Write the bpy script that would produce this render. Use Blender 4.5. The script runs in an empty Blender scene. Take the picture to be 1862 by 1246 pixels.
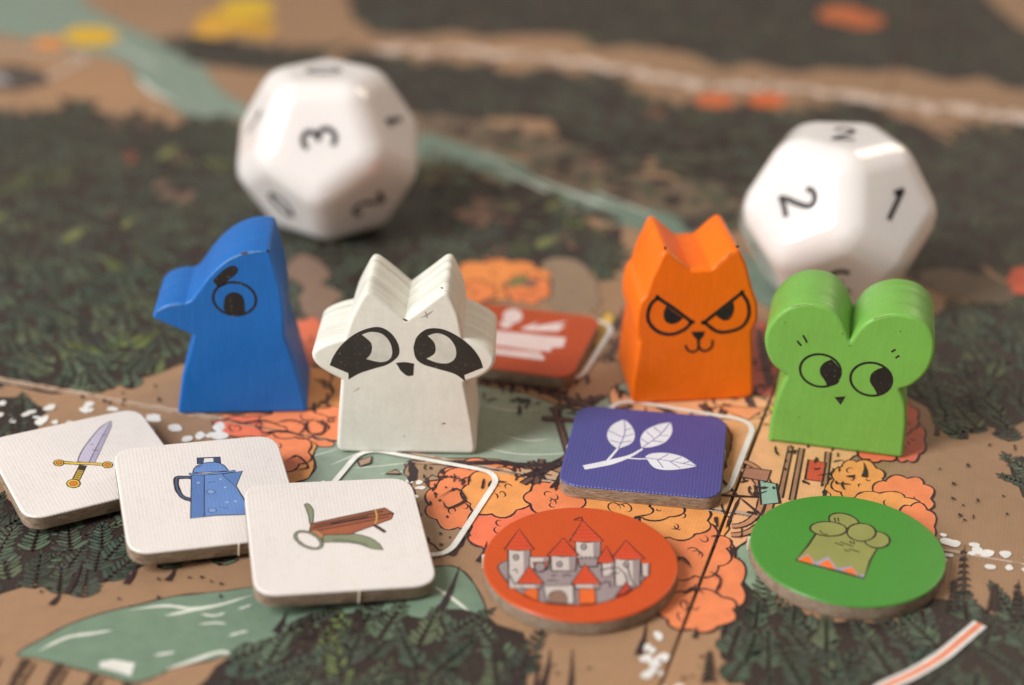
import bpy, math, random
from mathutils import Vector, Matrix
random.seed(7)
MM = 0.001
SC = bpy.context.scene

# ------------------------------------------------------------------ camera, world, lamps, exposure
FPX, PITCH, CH = 2700.0, math.radians(26.95), 94.998      # focal length in photo pixels, downward pitch, height in mm
cd = bpy.data.cameras.new('camera'); cam = bpy.data.objects.new('camera', cd)
SC.collection.objects.link(cam); SC.camera = cam
cam.location = (0, 0, CH*MM); cam.rotation_euler = (math.pi/2-PITCH, 0, 0)
cd.sensor_width = 36; cd.lens = 36*FPX/1862; cd.clip_start = 0.005; cd.clip_end = 20
cd.dof.use_dof = True; cd.dof.focus_distance = 0.172; cd.dof.aperture_fstop = 11.5

w = bpy.data.worlds.new('World'); SC.world = w; w.use_nodes = True
bg = w.node_tree.nodes['Background']; bg.inputs[0].default_value = (1.0, 0.84, 0.72, 1); bg.inputs[1].default_value = 0.34

def area(name, loc, target, sx, sy, power, col):
    l = bpy.data.lights.new(name, 'AREA'); l.shape = 'RECTANGLE'; l.size = sx; l.size_y = sy; l.energy = power; l.color = col
    o = bpy.data.objects.new(name, l); SC.collection.objects.link(o); o.location = loc
    o.rotation_euler = (Vector(target)-Vector(loc)).to_track_quat('-Z', 'Y').to_euler(); return o
area('window_light', (-0.58, -0.16, 0.52), (0.0, 0.17, 0.0), 0.26, 0.56, 10.2, (1.0, 0.97, 0.95))
area('room_lamp', (0.75, 0.9, 0.8), (0.0, 0.2, 0.0), 0.5, 0.5, 3.2, (1.0, 0.80, 0.60))
SC.view_settings.view_transform = 'Standard'; SC.view_settings.look = 'None'
SC.view_settings.exposure = 0.0; SC.view_settings.gamma = 1.0; SC.view_settings.use_curve_mapping = False
SC.cycles.use_denoising = True; SC.cycles.max_bounces = 6

# ------------------------------------------------------------------ geometry helpers (all lengths in mm)
FW = Vector((0, math.cos(PITCH), -math.sin(PITCH))); UP = Vector((0, math.sin(PITCH), math.cos(PITCH))); CAM = Vector((0, 0, CH))
def ray(x, y): return Vector(((x-931)/FPX, 0, 0)) + UP*(-(y-623)/FPX) + FW
def at(x, y, z=0.0):                       # point of the level z that lies under a pixel of the photograph
    d = ray(x, y); return CAM + d*((z-CH)/d.z)
def Z(ox, oy, s, pts): return [(ox+p[0]*s, oy+p[1]*s) + tuple(p[2:]) for p in pts]

def lin(c):
    return tuple(((v/255)/12.92 if v/255 <= .04045 else ((v/255+.055)/1.055)**2.4) for v in c)
ILL = (1.02, .92, .84)
def C(r, g, b, k=1.0):                     # colour seen in the photo -> reflectance
    return tuple(min(.85, max(.003, a/i*k)) for a, i in zip(lin((r, g, b)), ILL)) + (1,)

def smooth_path(pts, closed=False, n=6):   # Catmull-Rom
    P = [Vector(p[:2]) for p in pts]; m = len(P); out = []
    for i in range(m if closed else m-1):
        g = (lambda k: P[k % m]) if closed else (lambda k: P[max(0, min(m-1, k))])
        a, b, c, d = g(i-1), g(i), g(i+1), g(i+2)
        for k in range(n):
            t = k/n; out.append(.5*((2*b)+(c-a)*t+(2*a-5*b+4*c-d)*t*t+(3*b-a-3*c+d)*t**3))
    if not closed: out.append(P[-1])
    return [tuple(p) for p in out]
def mixed_path(pts, n=6):                  # closed; points carry a third value 's' where the outline is smooth there
    idx = [i for i, p in enumerate(pts) if len(p) < 3]
    if not idx: return smooth_path(pts, True, n)
    out = []; m = len(pts)
    for a, i in enumerate(idx):
        j = idx[(a+1) % len(idx)]; j = j if j > i else j+m
        seg = [pts[k % m] for k in range(i, j+1)]
        out += ([tuple(seg[0][:2])] if len(seg) == 2 else smooth_path(seg, False, n)[:-1])
    return out
def ellipse(cx, cy, rx, ry, rot=0, n=28, a0=0, a1=360):
    r = math.radians(rot); full = abs(a1-a0) >= 360
    return [(cx+rx*math.cos(t)*math.cos(r)-ry*math.sin(t)*math.sin(r), cy+rx*math.cos(t)*math.sin(r)+ry*math.sin(t)*math.cos(r))
            for t in [math.radians(a0+(a1-a0)*k/(n if full else n-1)) for k in range(n)]]
def round_corners(pts, r, n=3, min_ang=22, rc=None):
    """cut every corner of a closed outline at arc length r (rc at inward corners) and lay a small curve in"""
    m = len(pts); P = [Vector(p[:2]) for p in pts]; sg = 1 if area2(pts) > 0 else -1; cor = {}
    for i in range(m):
        u, v = P[i]-P[i-1], P[(i+1) % m]-P[i]
        if u.length > 1e-6 and v.length > 1e-6 and math.degrees(u.angle(v)) > min_ang:
            cor[i] = r if (u.x*v.y-u.y*v.x)*sg > 0 else (r if rc is None else rc)
    def walk(i, d, step):
        p = P[i]; j = i; left = d
        for _ in range(m):
            q = P[(j+step) % m]; L = (q-p).length; c = (j+step) % m in cor
            lim = L*.45 if c else L
            if left <= lim: return p+(q-p)*(left/max(L, 1e-9)), (j % m)
            if c: return p+(q-p)*.45, (j % m)
            left -= L; p = q; j += step
        return p, j % m
    gone = set(); arcs = {}
    for i, rr_ in cor.items():
        a, ja = walk(i, rr_, -1); c, jc = walk(i, rr_, 1); k = i
        while k != ja: k = (k-1) % m; gone.add(k)
        k = i
        while k != jc: k = (k+1) % m; gone.add(k)
        arcs[i] = [tuple(a*(1-t)**2+P[i]*2*t*(1-t)+c*t*t) for t in [q/n for q in range(n+1)]]
    out = []
    for i in range(m):
        if i in arcs: out += arcs[i]
        elif i not in gone: out.append(tuple(P[i]))
    return out
def area2(p): return sum(p[i-1][0]*p[i][1]-p[i][0]*p[i-1][1] for i in range(len(p)))/2
def offset(pts, d):                        # inward offset of a counter-clockwise outline
    out = []; m = len(pts)
    for i in range(m):
        a, b, c = Vector(pts[i-1]), Vector(pts[i]), Vector(pts[(i+1) % m])
        u, v = (b-a).normalized(), (c-b).normalized()
        n1, n2 = Vector((-u.y, u.x)), Vector((-v.y, v.x)); s = n1+n2
        if s.length < .2: s = n1
        s.normalize(); k = min(1/max(s.dot(n1), .3), 1.6)
        out.append(tuple(b+s*d*k))
    return out
def link(name, me, mat, parent=None, M=None):
    o = bpy.data.objects.new(name, me); SC.collection.objects.link(o)
    if mat: me.materials.append(mat)
    if parent: o.parent = parent
    if M is not None: o.matrix_local = M
    return o
def prism(name, outline, h, mat, parent, r=.3, M=None, rb=None, steps=4, sharp=35, y_up=False, shear=0.0):
    """outline extruded along local z from 0 to h with rounded rims; y_up: outline is (x,z) and depth runs along +y"""
    p = list(outline)
    if area2(p) < 0: p.reverse()
    rb = r if rb is None else rb; rings = []
    for k in range(steps+1):
        t = math.pi/2*k/steps; rings.append((rb*(1-math.sin(t)), rb*(1-math.cos(t))))
    if rb <= 0: rings = [(0, 0)]
    top = []
    for k in range(steps+1):
        t = math.pi/2*k/steps; top.append((r*(1-math.cos(t)), h-r*(1-math.sin(t))))
    if r <= 0: top = [(0, h)]
    rings = [(a, b) for a, b in rings]+top
    V, F = [], []; m = len(p)
    for ins, z in rings:
        q = offset(p, ins) if ins > 1e-6 else p
        V += [((x+shear*z/h, z, y) if y_up else (x, y, z)) for x, y in q]
    V = [(a*MM, b*MM, c*MM) for a, b, c in V]
    for k in range(len(rings)-1):
        for i in range(m):
            j = (i+1) % m; f = (k*m+i, k*m+j, (k+1)*m+j, (k+1)*m+i); F.append(f[::-1] if y_up else f)
    b0 = (len(rings)-1)*m; caps = []
    for base, ins, flip in ((0, rings[0][0], not y_up), (b0, rings[-1][0], y_up)):
        for t in tess(offset(p, ins) if ins > 1e-6 else p): caps.append(tuple(base+i for i in (t[::-1] if flip else t)))
    F += caps
    me = bpy.data.meshes.new(name); me.from_pydata(V, [], F); 
    me.polygons.foreach_set('use_smooth', [True]*len(me.polygons)); me.set_sharp_from_angle(angle=math.radians(sharp))
    for f in list(me.polygons)[-len(caps):]: f.use_smooth = False
    me.update()
    return link(name, me, mat, parent, M)

from mathutils.geometry import tessellate_polygon
def tess(p):
    if len(p) < 4: return [tuple(range(len(p)))]
    sg = 1 if area2(p) > 0 else -1
    out = []
    for t in tessellate_polygon([[Vector((a[0], a[1], 0)) for a in p]]):
        t = tuple(t); ar = area2([p[i] for i in t])
        if abs(ar) < 1e-9: continue
        out.append(t if ar*sg > 0 else t[::-1])
    return out

class Print:
    """flat print: filled shapes and pen strokes, each lying a hair above the one drawn before"""
    def __init__(s, to3, z0=.02, dz=.004): s.to3 = to3; s.z = z0; s.dz = dz; s.V = []; s.F = []; s.C = []
    def up(s): s.z += s.dz
    def fill(s, pts, col):
        s.up(); n = len(s.V); s.V += [s.to3(p, s.z) for p in pts]
        for t in tess(pts): s.F.append(tuple(n+i for i in t)); s.C.append(col)
    def stroke(s, pts, wd, col, closed=False, taper=0, wob=0):
        s.up(); P = [Vector(p[:2]) for p in pts]; P = [p for i, p in enumerate(P) if i == 0 or (p-P[i-1]).length > 1e-5]; m = len(P)
        if m < 2: return
        n = len(s.V)
        for i in range(m):
            a = P[(i-1) % m] if closed or i else P[i]; b = P[(i+1) % m] if closed or i < m-1 else P[i]
            d = (b-a); d = d.normalized() if d.length > 1e-6 else Vector((1, 0)); nn = Vector((-d.y, d.x))
            k = 1.0
            if taper and not closed: t = i/(m-1); k = max(.12, min(1, min(t, 1-t)*4/taper)) if taper > 0 else max(.1, 1-t)
            if wob: k *= 1+random.uniform(-wob, wob)
            s.V += [s.to3(tuple(P[i]+nn*wd*k/2), s.z), s.to3(tuple(P[i]-nn*wd*k/2), s.z)]
        for i in range(m if closed else m-1):
            j = (i+1) % m; s.F.append((n+2*i, n+2*i+1, n+2*j+1, n+2*j)); s.C.append(col)
    def shape(s, pts, col, ink=None, wd=1.0): 
        s.fill(pts, col)
        if ink: s.stroke(pts, wd, ink, closed=True, wob=.2)
    def build(s, name, mat, parent, stuff=True, M=None):
        me = bpy.data.meshes.new(name); me.from_pydata([tuple(c*MM for c in v) for v in s.V], [], s.F)
        at_ = me.attributes.new('ink', 'FLOAT_COLOR', 'FACE'); at_.data.foreach_set('color', [c for q in s.C for c in q]); me.update()
        o = link(name, me, mat, parent, M)
        if stuff: o['kind'] = 'stuff'
        return o

def thing(name, label, cat, M=Matrix.Identity(4), group=None):
    o = bpy.data.objects.new(name, None); o.empty_display_size = .01; SC.collection.objects.link(o); o.matrix_world = M
    o['label'] = label; o['category'] = cat
    if group: o['group'] = group
    return o

# ------------------------------------------------------------------ materials
class Mat:
    def __init__(s, name, rough=.5, spec=.5):
        s.m = bpy.data.materials.new(name); s.m.use_nodes = True; s.t = s.m.node_tree; s.b = s.t.nodes['Principled BSDF']
        s.b.inputs['Roughness'].default_value = rough; s.b.inputs['Specular IOR Level'].default_value = spec; s.h = None
    def n(s, typ, **kw):
        q = s.t.nodes.new(typ)
        for k, v in kw.items():
            if k in q.inputs: q.inputs[k].default_value = v
            else: setattr(q, k, v)
        return q
    def l(s, a, b): s.t.links.new(a, b)
    def coord(s, sc=(1, 1, 1)):
        c = s.n('ShaderNodeTexCoord'); m = s.n('ShaderNodeMapping'); m.inputs['Scale'].default_value = sc; s.l(c.outputs['Object'], m.inputs['Vector']); return m.outputs[0]
    def noise(s, scale, detail=3, rough=.6, vec=None, off=None):
        q = s.n('ShaderNodeTexNoise', Scale=scale, Detail=detail, Roughness=rough); s.l(vec or s.coord(), q.inputs['Vector']); return q.outputs['Fac']
    def bump(s, h, dist, strength=1.0):
        b = s.n('ShaderNodeBump'); b.inputs['Strength'].default_value = strength; b.inputs['Distance'].default_value = dist
        s.l(h, b.inputs['Height'])
        if s.h: s.l(s.h, b.inputs['Normal'])
        s.h = b.outputs[0]; s.l(s.h, s.b.inputs['Normal'])
    def ramp(s, f, stops):
        r = s.n('ShaderNodeValToRGB'); e = r.color_ramp.elements
        while len(e) < len(stops): e.new(.5)
        for q, (p, c) in zip(e, stops): q.position = p; q.color = c if len(c) == 4 else tuple(c)+(1,)
        s.l(f, r.inputs[0]); return r.outputs[0]
    def mul(s, a, b, fac=1.0, mode='MULTIPLY'):
        q = s.n('ShaderNodeMix', data_type='RGBA', blend_type=mode); q.inputs[0].default_value = fac
        for src, k in ((a, 6), (b, 7)):
            if isinstance(src, tuple): q.inputs[k].default_value = src
            else: s.l(src, q.inputs[k])
        return q.outputs[2]
    def math(s, op, a, b=None):
        q = s.n('ShaderNodeMath', operation=op)
        for v, k in ((a, 0), (b, 1)):
            if v is None: continue
            if isinstance(v, (int, float)): q.inputs[k].default_value = v
            else: s.l(v, q.inputs[k])
        return q.outputs[0]
    def linen(s, pitch=.36, dist=.00003, k=.5):          # embossed linen finish of the coated card
        vec = s.coord((1/MM/pitch*2*math.pi,)*3); sp = s.n('ShaderNodeSeparateXYZ'); s.l(vec, sp.inputs[0])
        a = s.math('SINE', sp.outputs[0]); b = s.math('SINE', sp.outputs[1]); h = s.math('MULTIPLY', s.math('ADD', a, 1.2), s.math('ADD', b, 1.2))
        br = s.noise(900, 3, .7); h = s.math('MULTIPLY', h, br); s.bump(h, dist, k); s.bump(s.noise(160, 4), .00006, .35)
    def colour(s, c): s.l(c, s.b.inputs['Base Color'])

def paint(name, col, ridge=0.0, rough=.42, grain=1.0):
    m = Mat(name, rough, .45)
    n1 = m.noise(180, 4); n2 = m.noise(1500, 3)
    dark = tuple(c*.94 for c in col[:3])+(1,); lite = tuple(min(.97, c*1.03) for c in col[:3])+(1,)
    m.colour(m.mul(m.ramp(n1, [(.35, dark), (.65, lite)]), m.ramp(n2, [(.3, (.95, .95, .95)), (.6, (1, 1, 1))])))
    m.bump(m.noise(1, 4, .6, m.coord((1100, 1100, 170))), .00012*grain, .55)      # wood grain running up under the paint
    m.bump(m.noise(3200, 2), .00002, .6)
    if ridge:
        sp = m.n('ShaderNodeSeparateXYZ'); m.l(m.coord((1, 1, 1)), sp.inputs[0])
        cmb = m.n('ShaderNodeCombineXYZ'); m.l(m.math('MULTIPLY', sp.outputs[1], 560), cmb.inputs[1])
        m.l(m.math('MULTIPLY', sp.outputs[0], 30), cmb.inputs[0]); m.l(m.math('MULTIPLY', sp.outputs[2], 30), cmb.inputs[2])
        q = m.n('ShaderNodeTexNoise', Scale=1.0, Detail=2.0); m.l(cmb.outputs[0], q.inputs['Vector']); m.bump(q.outputs['Fac'], .0005*ridge, .5)
    m.l(m.ramp(m.noise(400, 3), [(.3, (rough-.07,)*3), (.7, (rough+.1,)*3)]), m.b.inputs['Roughness'])
    return m.m
def ink_mat(name, rough=.5, linen=0, mottling=.12, spec=.4, wear=0):
    m = Mat(name, rough, spec); a = m.n('ShaderNodeAttribute'); a.attribute_name = 'ink'
    v = 1-mottling
    c = m.mul(a.outputs['Color'], m.ramp(m.noise(420, 4), [(.3, (v, v, v)), (.7, (1, 1, 1))]))
    sp = m.noise(1700 if wear < 2 else 2600, 3, .7); q = m.n('ShaderNodeMix', data_type='RGBA'); m.l(m.ramp(sp, [(.66-.02*wear, (0, 0, 0)), (.73-.02*wear, (.5,)*3)]), q.inputs[0]); m.l(c, q.inputs[6]); q.inputs[7].default_value = (.34, .27, .21, 1)
    m.colour(q.outputs[2]); m.l(m.ramp(m.noise(70, 4), [(.3, (rough-.1,)*3), (.7, (rough+.12,)*3)]), m.b.inputs['Roughness'])
    if linen: m.linen(.42, .00003*linen)
    return m.m
def card(name, col, rough=.38, linen=1.0):
    m = Mat(name, rough, .5); d = tuple(c*.93 for c in col[:3])+(1,)
    m.colour(m.mul(m.ramp(m.noise(90, 4), [(.3, d), (.7, col)]), m.ramp(m.noise(2200, 2), [(.25, (.93, .92, .9)), (.5, (1, 1, 1))])))
    m.linen(.42, .00004*linen, .6); return m.m

BOARD_INK = ink_mat('board_print', .46, .5, .2, wear=1)
TOKEN_INK = ink_mat('token_print', .42, .35, .12)
PEN_INK = ink_mat('painted_black', .5, 0, .3, wear=2)
CHIP_HIGHLIGHT = ink_mat('paint_chip', .7, 0, .4)
m = Mat('cardboard_edge', .85, .2)
m.colour(m.ramp(m.noise(1, 5, .7, m.coord((900, 900, 5200))), [(.25, C(98, 76, 58)), (.5, C(150, 126, 104)), (.75, C(186, 164, 140))]))
m.bump(m.noise(1, 4, .7, m.coord((1500, 1500, 6000))), .00025, .7); EDGE = m.m

# ------------------------------------------------------------------ the board
O = at(1322, 931); ANG = math.radians(-18.9)
EU = Vector((math.cos(ANG), math.sin(ANG), 0)); EV = Vector((-math.sin(ANG), math.cos(ANG), 0))
LEVEL = -.13                                              # board paper; the print on it stays below 0
MB = Matrix.Translation(Vector((O.x, O.y, 0))*MM) @ Matrix.Rotation(ANG, 4, 'Z')
board = thing('game_board', 'large illustrated forest map game board folded into panels, lying under all the pieces', 'game board', MB)
m = Mat('board_paper', .5, .4)
m.colour(m.mul(m.ramp(m.noise(14, 3), [(.32, C(150, 114, 84)), (.55, C(160, 122, 90)), (.72, C(172, 128, 92))]), m.ramp(m.noise(500, 4), [(.3, (.9, .9, .9)), (.65, (1, 1, 1))])))
m.linen(.42, .00003, .5); BP = m.m
PS = 300.0; G = .11
for su in (-1, 1):
    for sv in (-1, 1):
        u0, u1 = sorted((su*G, su*PS)); v0, v1 = sorted((sv*G*.7, sv*PS))
        prism('board_panel', round_corners([(u0, v0), (u1, v0), (u1, v1), (u0, v1)], .5), 2.2, BP, board, r=.22, M=Matrix.Translation((0, 0, (LEVEL-2.2)*MM)))
m = Mat('fold_cloth', .9, .1); m.colour(m.ramp(m.noise(700, 3), [(.3, C(96, 76, 60)), (.7, C(140, 114, 92))])); CLOTH = m.m
prism('fold_cloth', [(-1.5, -PS), (1.5, -PS), (1.5, PS), (-1.5, PS)], .3, CLOTH, board, r=0, M=Matrix.Translation((0, 0, (LEVEL-1.3)*MM)))
prism('fold_cloth', [(-PS, -1.2), (-1.6, -1.2), (-1.6, 1.2), (-PS, 1.2)], .3, CLOTH, board, r=0, M=Matrix.Translation((0, 0, (LEVEL-1.0)*MM)))
prism('fold_cloth', [(1.6, -1.2), (PS, -1.2), (PS, 1.2), (1.6, 1.2)], .3, CLOTH, board, r=0, M=Matrix.Translation((0, 0, (LEVEL-1.0)*MM)))

def px_uv(x, y):
    p = at(x, y, 0)-O; return (p.dot(EU), p.dot(EV))
def UV(pts): return [px_uv(*p[:2])+tuple(p[2:]) for p in pts]
def flat(p, z): return (p[0], p[1], LEVEL+z*.3)
INK = C(56, 40, 42); DARK = C(54, 43, 38); WHITE = C(232, 222, 210); TEAL = C(136, 152, 130); TAN = C(160, 122, 90)
# split every fill so that none bridges the open folds
def clip(poly, axis, side):
    out = []; n = len(poly); lim = .2
    ins = lambda p: side*p[axis] >= lim
    for i in range(n):
        a, b = poly[i-1], poly[i]
        if ins(a) != ins(b):
            t = (side*lim-a[axis])/(b[axis]-a[axis]); out.append(tuple(a[k]+(b[k]-a[k])*t for k in (0, 1)))
        if ins(b): out.append(tuple(b))
    return out
class BoardPrint(Print):
    def __init__(s, z0, dz): super().__init__(flat, z0, dz)
    def fill(s, pts, col):
        pts = [tuple(p[:2]) for p in pts]
        if not any(min(p[k] for p in pts) < .2 and max(p[k] for p in pts) > -.2 for k in (0, 1)): return super().fill(pts, col)
        for a in (-1, 1):
            for b in (-1, 1):
                q = clip(pts, 0, a)
                if len(q) > 2: q = clip(q, 1, b)
                if len(q) > 2: super().fill(q, col); s.z -= s.dz
        s.up()

def rough(pts, amp, seed=0, n=4):                          # hand-drawn edge in mm
    r = random.Random(seed); out = []
    for i in range(len(pts)):
        a, b = Vector(pts[i][:2]), Vector(pts[(i+1) % len(pts)][:2]); k = max(1, int((b-a).length/(amp*2.2)))
        for j in range(k): p = a.lerp(b, j/k); out.append((p.x+r.uniform(-amp, amp)*.6, p.y+r.uniform(-amp, amp)*.6))
    return out

water = BoardPrint(.012, .0012)
R1 = [(-160, -60), (120, -40), (150, 0), (190, 25), (250, 55), (320, 80), (365, 112), (400, 160), (470, 200), (520, 215), (640, 225), (700, 232)] ; R2 = [(560, 226), (765, 240), (850, 264), (950, 294), (1020, 318), (1100, 348), (1180, 372), (1260, 405), (1330, 440), (1400, 500), (1400, 560), (1250, 450), (1190, 424), (1150, 414), (1100, 402), (1040, 380), (1000, 362), (930, 336), (850, 304), (770, 288), (560, 262)]
R1 += [(640, 262), (520, 250), (440, 215), (380, 217), (330, 205), (300, 182), (250, 150), (230, 115), (150, 92), (70, 74), (0, 62), (-160, 40)]
R3 = [(560, 790), (620, 760), (700, 720), (800, 690), (880, 700), (960, 716), (1040, 742), (1090, 728), (1140, 690), (1180, 690), (1150, 742), (1080, 770), (1060, 800), (1030, 832), (960, 842), (880, 832), (745, 836), (742, 868), (700, 900), (560, 900), (545, 870), (575, 850)]
R4 = [(30, 1188), (80, 1158), (130, 1132), (190, 1112), (250, 1098), (320, 1082), (400, 1074), (500, 1060), (620, 1050), (780, 1030), (830, 1030), (862, 1060), (885, 1112), (860, 1130), (760, 1130), (620, 1120), (560, 1130), (480, 1165), (400, 1195), (320, 1212), (285, 1228), (240, 1240), (190, 1226), (130, 1212), (70, 1196)]
R5 = [(1385, 870), (1440, 862), (1475, 935), (1400, 945)]; R6 = [(1330, 1010), (1400, 930), (1500, 930), (1500, 1080), (1350, 1085)]
for k, (r, c) in enumerate(((R1, C(134, 146, 128)), (R2, C(112, 126, 108)), (R3, C(148, 158, 136)), (R4, C(116, 134, 110)), (R5, C(146, 176, 152)), (R6, C(142, 160, 132)))):
    q = smooth_path(UV(r), True, 4) if k < 4 else UV(r)
    water.fill(q, c); water.stroke(q, .22, C(70, 52, 44), True, wob=.5)
    water.z += .001
def line(P, pts, wd, col, taper=0, wob=.15, n=6, closed=False): P.stroke(smooth_path(UV(pts), closed, n), wd, col, closed=closed, taper=taper, wob=wob)
for pts, wd in (([(600, 845), (660, 820), (700, 812)], .3), ([(880, 812), (940, 824), (1010, 824), (1050, 818)], .22), ([(915, 790), (960, 800), (1000, 796)], .22), ([(880, 735), (930, 745), (980, 742)], .2),
                ([(68, 1183), (120, 1158), (170, 1150), (205, 1144)], .45), ([(300, 1216), (350, 1200), (400, 1184), (430, 1192)], .55), ([(235, 1108), (300, 1100), (350, 1105), (400, 1098), (460, 1080)], .5),
                ([(300, 1118), (350, 1108), (390, 1100)], .5), ([(365, 1115), (390, 1118), (410, 1112)], .35), ([(360, 1134), (390, 1131), (412, 1133)], .3), ([(280, 1190), (300, 1187), (318, 1184)], .4), ([(415, 1155), (435, 1149), (452, 1146)], .35), ([(432, 1106), (446, 1102), (456, 1098)], .3),
                ([(640, 850), (690, 846), (760, 838)], .2), ([(690, 860), (720, 858), (770, 850)], .2), ([(790, 1065), (820, 1085), (855, 1112)], .45), ([(560, 830), (590, 822), (615, 815)], .2),
                ([(900, 300), (960, 330), (1010, 352)], .7), ([(960, 320), (1040, 350), (1120, 380)], .8), ([(250, 140), (280, 168), (320, 185)], 1.2), ([(1040, 335), (1130, 368), (1200, 395)], .5), ([(180, 60), (240, 95), (300, 130)], .6), ([(860, 275), (900, 288), (925, 296)], .5)):
    line(water, pts, wd, C(214, 210, 192), taper=1)
water.fill(UV([(182, 1202), (205, 1198), (245, 1204), (238, 1228), (205, 1218), (180, 1212)]), C(222, 214, 200))
water.build('printed_water', BOARD_INK, board)

# ---- forest: dark ground with fronds of leaves
def inside(p, poly):
    c = False; j = len(poly)-1
    for i in range(len(poly)):
        if (poly[i][1] > p[1]) != (poly[j][1] > p[1]) and p[0] < (poly[j][0]-poly[i][0])*(p[1]-poly[i][1])/(poly[j][1]-poly[i][1])+poly[i][0]: c = not c
        j = i
    return c
FOR = [
 [(-200, 190), (60, 212), (110, 200), (150, 186), (200, 232), (245, 208), (300, 236), (340, 222), (420, 222), (450, 268), (560, 262), (640, 284), (770, 300), (850, 316), (930, 352), (1000, 382), (1060, 412), (1110, 436), (1130, 470), (1100, 500), (1060, 490), (990, 530), (930, 560), (860, 520), (800, 500), (740, 500), (640, 560), (560, 570), (500, 640), (330, 660), (300, 676), (240, 688), (180, 712), (100, 716), (40, 706), (-200, 660)],
 [(640, 95), (700, 100), (760, 128), (790, 112), (840, 126), (870, 118), (930, 140), (1010, 128), (1060, 150), (1090, 132), (1130, 158), (1160, 180), (1240, 198), (1320, 205), (1360, 196), (1450, 210), (1540, 190), (1580, 188), (1620, 214), (1680, 240), (1720, 268), (1760, 240), (1800, 232), (1830, 260), (1862, 210), (2100, 240), (2100, 480), (1862, 470), (1830, 500), (1790, 470), (1740, 520), (1700, 520), (1640, 460), (1500, 420), (1420, 470), (1380, 440), (1340, 350), (1290, 330), (1240, 322), (1200, 288), (1160, 292), (1120, 326), (1060, 290), (1030, 245), (1010, 212), (930, 208), (850, 216), (780, 208), (700, 190), (600, 190)],
 [(640, -60), (650, 30), (690, 58), (760, 62), (830, 52), (880, 64), (980, 58), (1060, 62), (1090, 84), (1140, 78), (1200, 86), (1260, 94), (1320, 122), (1350, 104), (1400, 118), (1450, 128), (1500, 118), (1570, 126), (1640, 120), (1720, 142), (1790, 136), (1840, 158), (2100, 190), (2100, 60), (1862, 62), (1800, 14), (1740, -60)],
 [(-60, 930), (10, 900), (60, 950), (230, 900), (300, 960), (440, 940), (460, 1000), (430, 1008), (380, 1012), (330, 1022), (290, 1014), (225, 1042), (180, 1062), (120, 1070), (60, 1058), (0, 1078), (-80, 1085)],
 [(-60, 720), (40, 722), (90, 742), (60, 790), (20, 800), (-60, 860)],
 [(300, 1290), (400, 1212), (440, 1172), (500, 1158), (560, 1122), (640, 1118), (700, 1106), (780, 1120), (850, 1104), (905, 1140), (950, 1150), (965, 1190), (935, 1290), (900, 1330), (350, 1330)],
 [(1330, 1030), (1400, 1096), (1500, 1130), (1640, 1130), (1700, 1090), (1760, 1092), (1790, 1096), (1810, 1120), (1850, 1078), (1900, 1100), (2000, 1330), (1400, 1330), (1350, 1246), (1318, 1190), (1312, 1120), (1300, 1060)],
 [(1660, 610), (1720, 560), (1800, 540), (1960, 500), (1960, 740), (1880, 760), (1830, 786), (1790, 776), (1740, 790), (1710, 770), (1690, 740), (1650, 720)],
 [(1840, 850), (1862, 830), (1930, 840), (1930, 920), (1862, 900)],
 [(300, 75), (360, 66), (480, 88), (570, 96), (600, 88), (540, 130), (440, 122), (360, 110)],
]
FORUV = [UV(f) for f in FOR]
ground = BoardPrint(.052, .00004)
for k, f in enumerate(FORUV): ground.fill(rough(f, 2.2 if k in (1, 2, 9) else .9, k), DARK)
r_ = random.Random(21)
for k in (0, 1, 2, 9):
    f = FORUV[k]
    for i in range(len(f)):
        a, b = Vector(f[i]), Vector(f[(i+1) % len(f)]); n = int((b-a).length/2.2)
        for j in range(n):
            p = a.lerp(b, (j+r_.random())/n); wp = O+EU*p.x+EV*p.y
            if wp.y < 190: continue
            an = math.radians(90+18.9+r_.gauss(10, 30)); L = r_.uniform(2.5, 8.5); wd = r_.uniform(.9, 2.0); d = Vector((math.cos(an), math.sin(an))); q = Vector((-d.y, d.x))
            ground.fill([tuple(p-q*wd-d*2), tuple(p+q*wd-d*2), tuple(p+q*wd*.7+d*L*.4), tuple(p+d*L), tuple(p-q*wd*.7+d*L*.5)], r_.choice([DARK, DARK, C(64, 58, 44), C(72, 70, 52)]))
ground.build('printed_forest_floor', BOARD_INK, board)
LEAFC = [C(86, 98, 78), C(78, 92, 76), C(94, 108, 84), C(72, 82, 66), C(100, 108, 80), C(68, 74, 62), C(82, 86, 72)]
LIME = [C(122, 132, 66), C(112, 126, 72)]; SPARK = [C(176, 122, 92), C(206, 112, 76), C(150, 112, 90)]
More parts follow.
